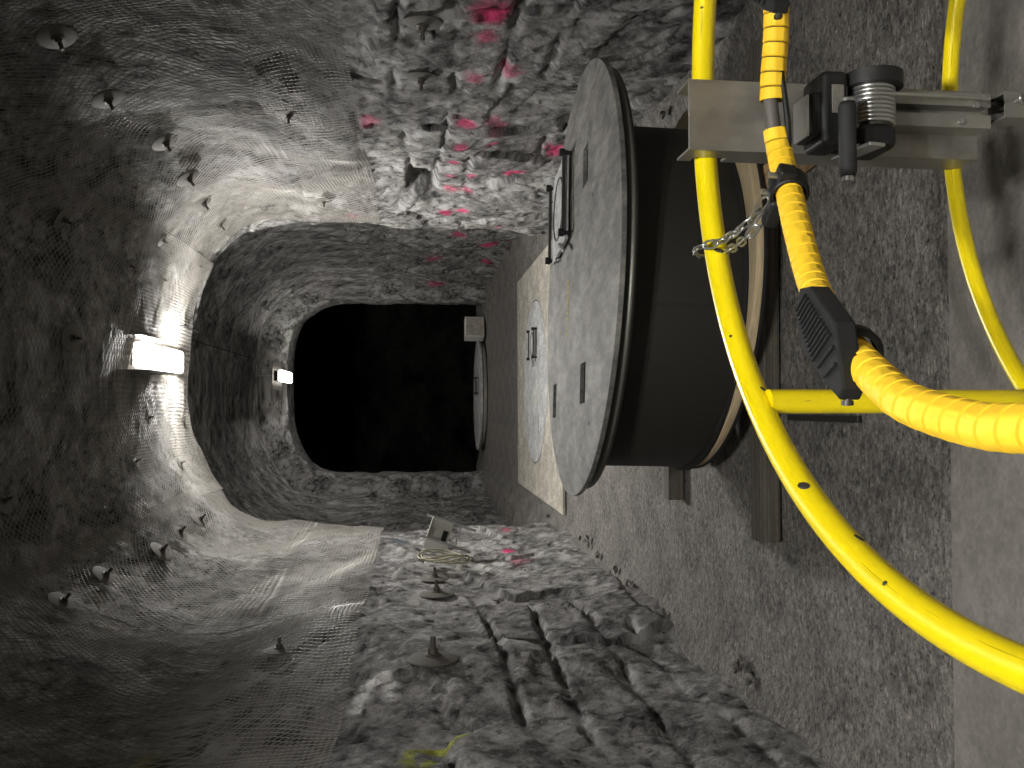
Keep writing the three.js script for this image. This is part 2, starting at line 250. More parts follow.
// ---------------------------------------------------------------- roof lamps
function lamp({ x, y, z, power, hood, canopy, shield }, label) {
  const g = thing('tunnel_lamp', label, 'lamp', [x, y, z], 'roof lamps along the crown');
  part('body', box(0.2, 0.07, 1.3, 0, 0.075, 0, 0.02), new THREE.MeshStandardMaterial({ color: 0x8b8b88, roughness: 0.5 }), g, 'grey lamp body');
  const glow = new THREE.MeshStandardMaterial({ color: 0xffffff, emissive: 0xfff6ea, emissiveIntensity: 14, roughness: 0.4 });
  part('diffuser', box(0.23, 0.09, 1.36, 0, 0.0, 0, 0.04), glow, g, 'glowing white diffuser');
  for (const s of [-1, 1]) { part('end_cap', box(0.18, 0.06, 0.03, 0, 0.075, s * 0.655, 0.01), blackSoftMat, g); part('hanger', cyl(0.006, 0.006, 0.42, 8).translate(0, 0.31, s * 0.45), steelMat, g); }
  if (hood) { for (const s of [-1, 1]) { part('reflector_side', box(0.006, 0.30, 1.5, s * 0.15, -0.04, 0, 0.002), whiteMat, g); part('reflector_end', box(0.3, 0.30, 0.006, 0, -0.04, s * 0.75, 0.002), whiteMat, g); } part('reflector_top', box(0.3, 0.006, 1.5, 0, 0.115, 0, 0.002), whiteMat, g); }
  if (shield) {   // asymmetric sheet-metal reflector: deep on the left, shallow on the right
    const sheet = new THREE.MeshStandardMaterial({ color: 0x6e6d6b, roughness: 0.6 });
    part('reflector_side', box(0.006, 0.33, 1.10, -0.145, -0.045, 0.47, 0.002), sheet, g, 'deep sheet-metal reflector side'); part('reflector_side', box(0.006, 0.25, 0.96, 0.145, -0.005, 0.54, 0.002), sheet, g);
    part('reflector_top', box(0.3, 0.006, 1.12, 0, 0.12, 0.46, 0.002), sheet, g); part('bracket', box(0.44, 0.025, 0.03, 0, 0.13, 1.0, 0.005), steelMat, g);
  }
  if (canopy) part('canopy', box(0.55, 0.008, 1.2, 0, 0.118, 0.3, 0.003), darkSteelMat, g);
  for (const s of [-1, 1]) {
    const l = new THREE.PointLight(LAMP_COLOUR, power, 0, 2); l.position.set(x, y - 0.07, z + s * 0.32); l.castShadow = true; l.shadow.radius = 3; l.shadow.mapSize.set(1024, 1024); l.shadow.bias = -0.002; scene.add(l);
  }
  return g;
}
lamp(LAMPS[0], 'nearer glowing lamp hung from the mesh-covered roof');
lamp(LAMPS[1], 'farther small glowing lamp before the dark tunnel end');
lamp(LAMPS[2], 'lamp on the roof above and behind the viewer, out of sight');

// ---------------------------------------------------------------- wire mesh on roof and shoulders
function meshSheet(u0, u1, z0, z1, lift, name, label, du, dz, step, wr, jag) {
  // diamond mesh: two families of slanted wires draped over the rock
  const P = [], I = []; const uLen = (u1 - u0) / du, add = (a, b) => {
    const dx = b.x - a.x, dy = b.y - a.y, dz_ = b.z - a.z, l = Math.hypot(dx, dy, dz_) || 1; let ux = dy / l, uy = -dx / l, uz = 0; let ll = Math.hypot(ux, uy); if (ll < 1e-4) { ux = 1; uy = 0; ll = 1; } ux /= ll; uy /= ll;
    const vx = (dy * uz - dz_ * uy) / l, vy = (dz_ * ux - dx * uz) / l, vz = (dx * uy - dy * ux) / l, k0 = P.length / 3;
    for (const q of [a, b]) for (let k = 0; k < 3; k++) { const t = k * 2.0944, c = Math.cos(t) * wr, s = Math.sin(t) * wr; P.push(q.x + ux * c + vx * s, q.y + uy * c + vy * s, q.z + uz * c + vz * s); }
    for (let k = 0; k < 3; k++) { const m = (k + 1) % 3; I.push(k0 + k, k0 + m, k0 + 3 + k, k0 + m, k0 + 3 + m, k0 + 3 + k); } };
  const nU = Math.round(uLen), nZ = Math.round((z0 - z1) / dz), at = (i, k) => { const u = lerp(u0, u1, i / nU), z = lerp(z0, z1, k / nZ); return drape(u, z, lift + 0.035 * n3(u * 26, 1, z * 1.7) + 0.012 * n3(u * 60, 2, z * 4)); };
  const grid = []; for (let i = 0; i <= nU; i++) { const r = []; for (let k = 0; k <= nZ; k++) r.push((i + k) % 2 ? null : at(i, k)); grid.push(r); }
  const inside = (i, k) => !jag || jag(lerp(u0, u1, i / nU), lerp(z0, z1, k / nZ));
  for (let i = 0; i < nU; i++) for (let k = 0; k <= nZ; k++) { if ((i + k) % 2 || !inside(i, k)) continue; const a = grid[i][k]; if (k < nZ) add(a, grid[i + 1][k + 1]); if (k > 0) add(a, grid[i + 1][k - 1]); }
  const g = new THREE.BufferGeometry(); g.setAttribute('position', new THREE.Float32BufferAttribute(P, 3)); g.setIndex(I); g.computeVertexNormals();
  const m = single(name, g, wireMat, label, 'wire mesh', [0, 0, 0], 'mesh sheets on the rock'); m.userData.kind = 'stuff'; return m;
}
const du = 0.028 / 10.8;                              // half a diamond across, in u
meshSheet(0.195, 0.40, -2.2, -9.6, 0.07, 'wire_mesh', 'wire mesh sheet over the left shoulder down to the dark wall', du, 0.022, 1, 0.0022);
meshSheet(0.385, 0.60, -4.4, -9.7, 0.075, 'wire_mesh', 'wire mesh sheet across the crown around the nearer lamp', du, 0.022, 1, 0.0022);
meshSheet(0.585, 0.80, -2.6, -9.5, 0.07, 'wire_mesh', 'wire mesh sheet over the right shoulder above the pink marks', du, 0.022, 1, 0.0022);
// ---------------------------------------------------------------- rock bolts
const boltPlateGeo = lathe([[0.018, 0.016], [0.05, 0.013], [0.08, 0.008], [0.1, 0.003], [0.102, 0], [0.098, -0.003], [0.07, 0.002], [0.018, 0.008]], 28);
const boltNutGeo = merge([cyl(0.022, 0.022, 0.026, 6).translate(0, 0.03, 0), lathe([[0, 0.012], [0.034, 0.012], [0.03, 0.022], [0, 0.022]], 16)]);
const boltStubGeo = cyl(0.011, 0.011, 0.05, 10).translate(0, 0.06, 0);
const hangerGeo = merge([box(0.11, 0.012, 0.03, 0, 0.008, 0, 0.003), box(0.03, 0.012, 0.11, 0, 0.016, 0, 0.003)]);
function rockBolt(u, z, lift, scale, label, group, tilt = 0) {
  const p = u < 0.2 || u > 0.8 ? surf(u, z, 0.012) : drape(u, z, lift - 0.02), nrm = V(O.nx, O.ny, 0).normalize(); nrm.z = tilt; nrm.normalize();
  const g = thing('rock_bolt', label, 'rock bolt', [p.x, p.y, p.z], group);
  g.quaternion.setFromUnitVectors(V(0, 1, 0), nrm); g.scale.setScalar(scale);
  part('plate', boltPlateGeo, boltPlateMat, g, 'round dished plate'); part('nut', boltNutGeo, boltMat, g); part('stub', boltStubGeo, boltMat, g); return g;
}
rockBolt(0.6875, -4.8, 0.10, 1.05, 'large bolt plate at the top left image corner on the right shoulder', null, 0.15);
rockBolt(0.6813, -5.49, 0.10, 1, 'bolt plate on the right shoulder next after the corner one', null, 0.1);
rockBolt(0.675, -6.51, 0.10, 1, 'pale bolt plate at the middle of the right shoulder row', null, 0.1);
rockBolt(0.6625, -7.08, 0.10, 1, 'bright bolt plate third from the lip in the right shoulder row', null, 0.1);
rockBolt(0.65, -7.92, 0.10, 1, 'bright bolt plate second from the lip in the right shoulder row', null, 0.1);
rockBolt(0.6438, -8.79, 0.10, 1, 'bolt plate at the lip end of the right shoulder row');
rockBolt(0.7562, -5.79, 0.09, 0.8, 'small bolt on the lower edge of the right mesh sheet');
rockBolt(0.75, -8.73, 0.09, 0.8, 'small bolt on the right mesh near the lip');
rockBolt(0.8375, -4.2, 0.08, 1.0, 'wide dim bolt plate on the bare right wall at the picture edge', null, -0.1);
rockBolt(0.8375, -4.92, 0.08, 0.95, 'pale bolt plate on the bare right wall above the pink marks', null, -0.1);
rockBolt(0.3563, -5.85, 0.10, 1, 'nearest bolt plate of the left shoulder row', null, 0.1);
rockBolt(0.3625, -6.51, 0.10, 1, 'second nearest bolt plate of the left shoulder row', null, 0.1);
rockBolt(0.3563, -7.2, 0.10, 1, 'third nearest bolt plate of the left shoulder row', null, 0.1);
rockBolt(0.3625, -7.68, 0.10, 1, 'fourth nearest bolt plate of the left shoulder row', null, 0.1);
rockBolt(0.3625, -8.25, 0.10, 1, 'fifth nearest bolt plate of the left shoulder row', null, 0.1);
rockBolt(0.375, -13.98, 0.14, 1, 'bolt plate on the left shoulder in the dark widening');
rockBolt(0.385, -13.4, 0.14, 1, 'second bolt plate on the left shoulder in the dark widening');
rockBolt(0.2375, -5.1, 0.10, 0.9, 'bolt plate low on the left mesh sheet');
rockBolt(0.5062, -6.45, 0.11, 1, 'round bolt plate seen face on at the crown beyond the lamp glow', null, 0.4);
rockBolt(0.15, -6.87, 0.14, 1.1, 'bolt plate on the left wall just under the cable coil');
rockBolt(0.15, -6.35, 0.16, 1.25, 'bolt plate on the left wall with a long stub above the grooves');
rockBolt(0.1563, -4.56, 0.14, 1.35, 'wide dusty bolt plate on the bare left wall near the white paint');
rockBolt(0.575, -6.27, 0.10, 0.9, 'dim bolt plate in the dark roof right of the crown');
rockBolt(0.4375, -6.03, 0.10, 0.9, 'dim bolt plate in the dark roof left of the crown');
for (const [u, z] of [[0.5563, -7.17], [0.5563, -8.13], [0.5875, -9.2], [0.475, -8.0], [0.4437, -7.53], [0.4313, -8.64], [0.475, -9.3], [0.41, -7.0], [0.59, -7.7]])
  rockBolt(u, z, 0.09, 0.62, 'small bolt stub pinning the mesh round the nearer lamp', 'small stubs round the lamp');
for (const [u, z] of [[0.56, -12.4], [0.47, -11.6], [0.44, -12.8], [0.40, -17.2], [0.35, -17.4], [0.6, -16.9], [0.65, -17.2]])
  rockBolt(u, z, 0.10, 0.8, 'small bolt in the dark roof of the widened tunnel', 'bolts in the dark widened roof');

// ---------------------------------------------------------------- cable along the crown
single('power_cable', tube(Array.from({ length: 60 }, (_, i) => { const z = lerp(-8.9, -17, i / 59); const p = drape(0.525, z, 0.12 + 0.03 * Math.sin(i * 1.7)); return p; }), 0.007, 240, 6), blackSoftMat, 'thin dark power cable running along the crown between the lamps', 'cable');

// ---------------------------------------------------------------- raised drum over a borehole, with lid
{
  const d = thing('borehole_drum', 'dark grey steel drum standing on timbers over a borehole', 'drum', [0.555, 0.125, -4.39]); d.rotation.z = -0.024;
  part('shell', lathe([[0.83, 0.05], [0.87, 0.05], [0.87, 0.565], [0.83, 0.565], [0.83, 0.05]], 120), drumMat, d);
  const bp = part('base_plate', lathe([[0.8, 0.004], [0.945, 0.004], [0.955, 0.012], [0.955, 0.046], [0.945, 0.054], [0.8, 0.054], [0.8, 0.004]], 120), plyMat, d, 'pale plywood base ring'); bp.position.x = 0.082;
  part('gasket', lathe([[0.868, 0.054], [0.888, 0.054], [0.888, 0.068], [0.868, 0.074]], 120).translate(-0.082, 0, 0), rubberMat, bp, 'black sealing strip');
  part('edge_strip', lathe([[0.956, 0.002], [0.960, 0.002], [0.960, 0.018], [0.956, 0.018]], 120), rubberMat, bp);
  for (const a of [1.72, -0.2, 3.6]) { const w = part('weld_seam', box(0.012, 0.49, 0.006, 0, 0, 0, 0.003), drumMat, d); w.position.set(0.87 * Math.cos(a), 0.31, 0.87 * Math.sin(a)); w.rotation.y = Math.PI / 2 - a; }
  part('hoop', lathe([[0.868, 0.55], [0.885, 0.55], [0.885, 0.565], [0.868, 0.565]], 120), drumMat, d);
}
function rectHole(cx, cy, w, h, a = 0) { const p = new THREE.Path(), c = Math.cos(a), s = Math.sin(a); [[-w, -h], [w, -h], [w, h], [-w, h]].forEach(([x, y], i) => { const X = cx + (x * c - y * s) / 2, Y = cy + (x * s + y * c) / 2; i ? p.lineTo(X, Y) : p.moveTo(X, Y); }); p.closePath(); return p; }
function roundHole(cx, cy, r) { const p = new THREE.Path(); p.absarc(cx, cy, r, 0, Math.PI * 2, true); return p; }
function disc(r, holes, t, seg = 96) { const s = new THREE.Shape(); s.absarc(0, 0, r, 0, Math.PI * 2, false); s.holes.push(...holes); return new THREE.ExtrudeGeometry(s, { depth: t, bevelEnabled: true, bevelThickness: 0.002, bevelSize: 0.002, bevelSegments: 1, curveSegments: seg }).rotateX(-Math.PI / 2).translate(0, -t, 0); }
const nutGeo = cyl(0.022, 0.022, 0.03, 6), studGeo = cyl(0.011, 0.011, 0.07, 10);
function hatch(parent, cx, cw, w, h, a, lift = 0) {    // small bolted cover with a lever on one side
  const hg = new THREE.Group(); hg.name = 'hatch'; hg.position.set(cx, lift, -cw); hg.rotation.y = a; hg.userData.label = 'small bolted hatch with lever arms'; parent.add(hg);
  part('cover', box(w, 0.022, h, 0, 0.026, 0, 0.006), lidPaleMat, hg);
  part('round_rim', new THREE.TorusGeometry(Math.min(w, h) * 0.36, 0.006, 6, 48).rotateX(Math.PI / 2).translate(0, 0.038, 0), darkSteelMat, hg);
  for (const [s, t] of [[-1, 1], [1, 1], [-1, -1], [1, -1]]) { const X = s * (w / 2 - 0.03), Z = t * (h / 2 + 0.02); part('bolt', merge([nutGeo.clone().translate(X, 0.06, Z), studGeo.clone().translate(X, 0.04, Z)]), blackSoftMat, hg); }
  for (const t of [-1, 1]) part('clamp_bar', box(w * 0.94, 0.018, 0.022, 0, 0.05, t * (h / 2 + 0.02), 0.005), darkSteelMat, hg);
  part('lever', merge([box(0.2, 0.018, 0.022, 0, 0, 0, 0.006).rotateY(1.1).translate(-w / 2 - 0.03, 0.045, h / 2 - 0.06), new THREE.SphereGeometry(0.017, 10, 8).translate(-w / 2 - 0.075, 0.05, h / 2 - 0.15)]), steelMat, hg, 'steel lever');
}
function stencil(parent, x0, x1, w, y, mat, n) {        // row of worn stencil dashes
  const g = []; for (let i = 0; i < n; i++) { const x = lerp(x0, x1, (i + 0.5) / n); g.push(box(Math.abs(x1 - x0) / n * 0.6, 0.001, 0.03 + 0.05 * rnd(), x, y, -w + 0.02 * (rnd() - 0.5), 0.0004)); } return part('stencil', merge(g), mat, parent, 'worn yellow stencil');
}
{
  const l = thing('drum_lid', 'large round grey steel lid resting on the raised drum', 'lid', [0.645, 0.756, -4.389]); l.rotation.set(-0.0263, 0, -0.0333);
  part('lid_plate', disc(1.098, [rectHole(-0.53, -0.30, 0.2, 0.15, 0.05), rectHole(0.57, -0.19, 0.21, 0.14, 0.1), rectHole(-0.61, 0.66, 0.2, 0.14, 0.05), rectHole(0.5, 0.55, 0.2, 0.15, 0.05), roundHole(0.655, -0.41, 0.012), roundHole(0.365, -0.41, 0.012), roundHole(-0.72, -0.5, 0.012)], 0.018), lidMat, l);
  part('skirt', lathe([[0.90, -0.020], [1.045, -0.020], [1.05, -0.046], [1.062, -0.052], [1.062, -0.074], [0.90, -0.074], [0.90, -0.020]], 120), flangeMat, l, 'dull steel rim under the lid');
  hatch(l, 0.50, 0.50, 0.52, 0.50, 0.12);
  stencil(l, 0.06, -0.26, 0.25, 0.0022, stencilMat, 11);
}
const beam = (x0, x1, z, w, h, y0 = 0) => box(x1 - x0, h, w, (x0 + x1) / 2, y0 + h / 2, z, 0.006);
single('support_timber', beam(-0.59, 1.62, -3.64, 0.1, 0.095, 0.006), timberMat, 'square timber under the front edge of the drum', 'timber');
single('support_timber', beam(-0.55, 1.6, -4.98, 0.1, 0.094, 0.006), timberMat, 'short-looking timber end sticking out left behind the drum', 'timber');
single('support_timber', beam(-0.2, 1.35, -4.32, 0.1, 0.094, 0.006), timberMat, 'timber hidden under the middle of the drum', 'timber');
single('timber_offcut', box(0.11, 0.09, 0.48, 0, 0.045, 0, 0.006), freshTimberMat, 'fresh pale timber block on the floor behind the winch', 'timber', [1.01, 0.008, -3.31]).rotation.y = 0.08;
single('steel_bar', box(0.026, 0.012, 0.58, 0, 0.006, 0, 0.003), darkSteelMat, 'dark flat steel bar on the floor beside the yellow post', 'bar', [-0.045, 0.008, -3.2]);

// ---------------------------------------------------------------- flush lid and sheet further in
single('cover_sheet', (() => { const s = new THREE.Shape(); s.moveTo(-1.13, 8.9); s.lineTo(1.9, 9.0); s.lineTo(1.88, 12.85); s.lineTo(-1.13, 12.75); s.closePath(); s.holes.push(roundHole(0.33, 11.0, 1.056)); return new THREE.ExtrudeGeometry(s, { depth: 0.028, bevelEnabled: false, curveSegments: 80 }).rotateX(-Math.PI / 2); })(), plateMat, 'pale square sheet laid on the floor round the second lid', 'sheet', [0, 0.008, 0]);
{
  const l = thing('flush_lid', 'pale round lid set flush in the floor sheet behind the drum', 'lid', [0.33, 0.036, -11.0]);
  part('lid_plate', disc(1.04, [rectHole(-0.5, -0.35, 0.36, 0.07), rectHole(-0.5, 0.33, 0.36, 0.07), rectHole(0.62, -0.33, 0.3, 0.07)], 0.03), lidPaleMat, l);
  hatch(l, 0.48, -0.02, 0.42, 0.4, 0);
  stencil(l, -0.05, -0.3, -0.05, 0.0025, paleStencilMat, 7);
}
{
  const l = thing('raised_lid', 'distant pale round lid on a low ring before the darkness', 'lid', [0.28, 0.01, -19.6]);
  part('ring', lathe([[1.12, 0], [1.2, 0], [1.2, 0.09], [1.12, 0.09]], 64), plateMat, l);
  part('lid_plate', disc(1.26, [rectHole(-0.55, -0.4, 0.36, 0.1), rectHole(0.55, -0.4, 0.36, 0.1)], 0.03).translate(0, 0.122, 0), lidPaleMat, l);
  hatch(l, 0.2, -0.2, 0.4, 0.4, 0, 0.122);
}
{
  const b = thing('equipment_cabinet', 'small pale box on the floor by the right wall before the darkness', 'box', [1.72, 0.02, -18.9]); b.rotation.y = 0.25;
  part('body', box(0.46, 0.42, 0.34, 0, 0.24, 0, 0.012), whiteMat, b); part('front_panel', box(0.42, 0.37, 0.012, 0, 0.24, 0.172, 0.004), plateMat, b); part('foot_rail', box(0.44, 0.05, 0.3, 0, 0.012, 0, 0.004), blackSoftMat, b);
}

// ---------------------------------------------------------------- yellow guard rail round the near hole
const RC = V(0.555, 0, -0.66);
{
  const g = thing('guard_rail', 'round yellow tube guard rail with chipped paint in the foreground', 'railing', [RC.x, 0, RC.z]);
  const top = part('top_rail', new THREE.TorusGeometry(0.771, 0.0192, 20, 160).rotateX(Math.PI / 2).translate(0, 1.1, 0), yellowMat, g);
  part('mid_rail', new THREE.TorusGeometry(0.768, 0.014, 16, 160).rotateX(Math.PI / 2).translate(-0.028, 0.635, -0.012), yellowMat, g);
  for (const a of [Math.atan2(-0.522, -0.546), Math.atan2(-0.522, -0.546) + Math.PI * 2 / 3, Math.atan2(-0.522, -0.546) - Math.PI * 2 / 3]) {
    const p = part('post', cyl(0.0175, 0.0175, 1.09, 24).translate(0, 0.548, 0), yellowMat, g); p.position.set(0.757 * Math.cos(a), 0, 0.757 * Math.sin(a));
    part('foot_plate', box(0.12, 0.01, 0.12, 0, 0.012, 0, 0.003), yellowMat, p);
  }
  const chip = new THREE.SphereGeometry(1, 10, 8);
  for (const [a, e, sx, sy] of [[-2.62, 0.55, 0.006, 0.009], [-2.78, -0.2, 0.004, 0.008], [-2.35, -0.25, 0.003, 0.005], [-1.98, 0.15, 0.004, 0.009], [-2.2, 0.8, 0.0025, 0.003], [-2.9, 0.9, 0.003, 0.003], [-1.4, 0.6, 0.002, 0.003]]) {
    const c = part('paint_chip', chip, darkSteelMat, top), R = 0.771 - 0.0190 * Math.cos(e); c.position.set(R * Math.cos(a), 1.1 + 0.0190 * Math.sin(e), R * Math.sin(a)); c.scale.set(sx, 0.0012, sy);
    c.quaternion.setFromUnitVectors(V(0, 1, 0), V(-Math.cos(a) * Math.cos(e), Math.sin(e), -Math.sin(a) * Math.cos(e)).normalize());
  }
}

// ---------------------------------------------------------------- yellow spiral-wrapped hose
const HOSE = [[0.678, 1.053, -1.232], [0.624, 1.053, -1.233], [0.571, 1.053, -1.235], [0.465, 1.058, -1.238], [0.386, 1.052, -1.229], [0.315, 1.061, -1.180], [0.240, 1.078, -1.114], [0.161, 1.093, -1.043], [0.086, 1.125, -0.921], [0.025, 1.147, -0.790], [0.005, 1.154, -0.736], [-0.007, 1.154, -0.684], [-0.015, 1.154, -0.626], [-0.016, 1.154, -0.583], [-0.014, 1.154, -0.539]].map(p => V(...p));
const hoseCurve = new THREE.CatmullRomCurve3([V(0.02, 1.12, -0.27), V(0.24, 1.09, -0.03), V(0.58, 1.07, 0.04), V(0.92, 1.06, -0.12), V(1.10, 1.055, -0.48), V(1.06, 1.055, -0.88), V(0.88, 1.054, -1.12), V(0.74, 1.053, -1.22), ...HOSE.slice(1, -1), V(-0.012, 1.145, -0.43), V(0.014, 1.122, -0.285)], false, 'centripetal');
function wrapGeo(curve, t0, t1, R, pitch, lap) {
  const L = curve.getLength() * (t1 - t0), ns = Math.round(L / pitch * 20), nr = 28, fr = curve.computeFrenetFrames(1200, false), P = [], I = [];
  for (let i = 0; i <= ns; i++) { const t = lerp(t0, t1, i / ns), c = curve.getPointAt(t), k = Math.min(1200, Math.round(t * 1200)), N = fr.normals[k], B = fr.binormals[k], T = fr.tangents[k];
    for (let j = 0; j <= nr; j++) { const a = j / nr * Math.PI * 2, ph = (i % 20) / 20, sk = 0.14 * pitch * Math.sin(a); const r = ph < 0.08 ? R - lap : R + 0.0005 * ph; P.push(c.x + sk * T.x + r * (N.x * Math.cos(a) + B.x * Math.sin(a)), c.y + sk * T.y + r * (N.y * Math.cos(a) + B.y * Math.sin(a)), c.z + sk * T.z + r * (N.z * Math.cos(a) + B.z * Math.sin(a)));
      if (i && j) { const q = i * (nr + 1) + j; I.push(q - nr - 2, q - 1, q - nr - 1, q - nr - 1, q - 1, q); } } }
  const g = new THREE.BufferGeometry(); g.setAttribute('position', new THREE.Float32BufferAttribute(P, 3)); g.setIndex(I); return toCreasedNormals(g, 0.7);
}
hoseCurve.arcLengthDivisions = 1200;
const nearT = (x, z) => { let b = 9, bt = 0; for (let i = 0; i <= 1600; i++) { const p = hoseCurve.getPointAt(i / 1600), d = Math.hypot(p.x - x, p.z - z); if (d < b) { b = d; bt = i / 1600; } } return bt; };
const tGap0 = nearT(HOSE[3].x, HOSE[3].z), tGap1 = nearT(lerp(HOSE[3].x, HOSE[4].x, 0.55), lerp(HOSE[3].z, HOSE[4].z, 0.55));
{
  const g = thing('wrapped_hose', 'yellow spiral-wrapped hose bundle looping inside the guard rail', 'hose');
  part('spiral_wrap', wrapGeo(hoseCurve, 0, tGap0, 0.0187, 0.0225, 0.0032), wrapMat, g); part('spiral_wrap', wrapGeo(hoseCurve, tGap1, 1, 0.0187, 0.0225, 0.0032), wrapMat, g);
  const liner = new THREE.MeshStandardMaterial({ color: 0x33280c, roughness: 0.9 });
  const sub = (a, b, off, r) => tube(Array.from({ length: 14 }, (_, i) => { const p = hoseCurve.getPointAt(lerp(a, b, i / 13)); p.add(off(i / 13)); return p; }), r, 60, 14);
  for (const [a, b] of [[0, tGap0 - 0.002], [tGap1 + 0.002, 1]]) part('liner', tube(Array.from({ length: 140 }, (_, i) => hoseCurve.getPointAt(lerp(a, b, i / 139))), 0.0164, 420, 18), liner, g, 'dark core seen in the joints of the wrap');
  part('inner_pipe', sub(tGap0 - 0.012, tGap1 + 0.012, () => V(0, 0.004, 0.001), 0.0115), greyPipeMat, g, 'grey pipe showing through the gap');
  part('inner_cable', sub(tGap0 - 0.012, tGap1 + 0.012, s => V(0, -0.006 - 0.006 * Math.sin(s * 3), 0.012 + 0.006 * Math.sin(s * Math.PI)), 0.0045), blackMat, g, 'black cable showing through the gap');
}
// clamp on the hose and chain to the rail
{
  const t = nearT(HOSE[5].x, HOSE[5].z), p = hoseCurve.getPointAt(t), tan = hoseCurve.getTangentAt(t), g = thing('hose_clamp', 'black two-bolt clamp gripping the yellow hose', 'clamp', [p.x, p.y, p.z]);
  g.quaternion.setFromUnitVectors(V(1, 0, 0), tan.clone().negate());
  part('collar', lathe([[0.0225, -0.014], [0.028, -0.014], [0.028, 0.014], [0.0225, 0.014]], 32).rotateZ(Math.PI / 2), blackMat, g);
  part('ear', box(0.026, 0.026, 0.016, 0.0, 0.012, 0.026, 0.004), blackMat, g); part('lug', box(0.022, 0.022, 0.045, -0.006, 0.010, -0.038, 0.006).rotateY(0.1), blackMat, g);
  for (const z of [-0.012, 0.018]) part('bolt', cyl(0.0048, 0.0048, 0.012, 10).translate(0, 0.030, z), steelMat, g);
}
{
  const g = thing('chain', 'short shiny steel chain tying the hose clamp to the yellow rail', 'chain'), L = 0.0125, Wd = 0.0062;
  const linkGeo = new THREE.TubeGeometry(new Path3(t => { const a = t * Math.PI * 2; return V(L * Math.cos(a) + Math.sign(Math.cos(a)) * 0.002 * Math.min(1, Math.abs(Math.cos(a)) * 3), Wd * Math.sin(a), 0); }), 26, 0.0022, 6, true);
  const strand = (pts, roll) => { const c = new THREE.CatmullRomCurve3(pts), n = Math.round(c.getLength() / 0.0205); for (let i = 0; i < n; i++) { const m = part('link', linkGeo, steelMat, g), t = (i + 0.5) / n; m.position.copy(c.getPointAt(t)); m.quaternion.setFromUnitVectors(V(1, 0, 0), c.getTangentAt(t)); m.rotateX((i % 2 ? Math.PI / 2 : 0) + roll); } };
  const p = hoseCurve.getPointAt(nearT(HOSE[5].x, HOSE[5].z)), r = V(0.262, 1.1, -1.372);
  strand([V(p.x - 0.002, p.y + 0.01, p.z - 0.055), V(0.279, 1.098, -1.24), V(r.x + 0.003, 1.112, -1.325), V(r.x, 1.132, -1.362), V(r.x - 0.004, 1.124, -1.398), V(r.x - 0.006, 1.098, -1.408)], 0.4);
  strand([V(p.x - 0.010, p.y + 0.002, p.z - 0.052), V(0.268, 1.088, -1.24), V(0.256, 1.090, -1.31), V(0.256, 1.088, -1.352), V(r.x - 0.008, 1.084, -1.395)], 0.9);
}
// black finned housings strapped on the hose
const matteBlack = new THREE.MeshStandardMaterial({ color: 0x0a0b0c, roughness: 0.85 });
function housing(label, pos) {
  const g = thing('finned_housing', label, 'housing', pos);
  const K = [[0.058, 0.042], [0.057, 0.020], [0.014, -0.033], [-0.052, -0.049], [-0.060, -0.042], [-0.042, -0.012], [0.000, 0.042], [0.038, 0.050]], s = new THREE.Shape();
  K.forEach(([x, y], i) => i ? s.lineTo(x, y) : s.moveTo(x, y)); s.closePath();
  part('body', new THREE.ExtrudeGeometry(s, { depth: 0.018, bevelEnabled: true, bevelThickness: 0.003, bevelSize: 0.003, bevelSegments: 2 }).rotateX(-Math.PI / 2).translate(0, 0.006, 0), matteBlack, g);
  const mix = (a, b, t) => [lerp(a[0], b[0], t), lerp(a[1], b[1], t)];
  for (let i = 0; i < 12; i++) { const t = i / 11, a = mix([0.036, 0.047], [-0.022, 0.010], t), b = mix([0.052, 0.024], [0.004, -0.031], t), L = Math.hypot(b[0] - a[0], b[1] - a[1]), f = part('fin', box(L, 0.005, 0.0024, 0, 0, 0, 0.0008), matteBlack, g); f.position.set((a[0] + b[0]) / 2, 0.0285, -(a[1] + b[1]) / 2); f.rotation.y = Math.atan2(b[1] - a[1], b[0] - a[0]); }
  for (const t of [0.2, 0.6]) { const a = mix([-0.024, 0.006], [-0.05, -0.03], t), b = mix([0.0, -0.034], [-0.045, -0.045], t), L = Math.hypot(b[0] - a[0], b[1] - a[1]), f = part('rib', box(L, 0.005, 0.004, 0, 0, 0, 0.001), matteBlack, g); f.position.set((a[0] + b[0]) / 2, 0.028, -(a[1] + b[1]) / 2); f.rotation.y = Math.atan2(b[1] - a[1], b[0] - a[0]); }
  part('bolt', merge([cyl(0.004, 0.004, 0.016, 12).rotateZ(Math.PI / 2).translate(-0.062, 0.016, 0.040), cyl(0.006, 0.006, 0.005, 6).rotateZ(Math.PI / 2).translate(-0.067, 0.016, 0.040)]), darkSteelMat, g, 'dull bolt');
  return g;
}
housing('black finned housing on the near bend of the yellow hose', [0.071, 1.146, -0.866]);
housing('black housing on the hose cut by the top picture edge', [0.615, 1.076, -1.18]);
{ const t = lerp(nearT(HOSE[8].x, HOSE[8].z), nearT(HOSE[9].x, HOSE[9].z), 0.45), p = hoseCurve.getPointAt(t), m = single('hose_collar', lathe([[0.0225, -0.009], [0.030, -0.007], [0.030, 0.007], [0.0225, 0.009]], 32), blackMat, 'black collar on the hose behind the finned housing', 'collar', [p.x, p.y, p.z]); m.quaternion.setFromUnitVectors(V(0, 1, 0), hoseCurve.getTangentAt(t)); }

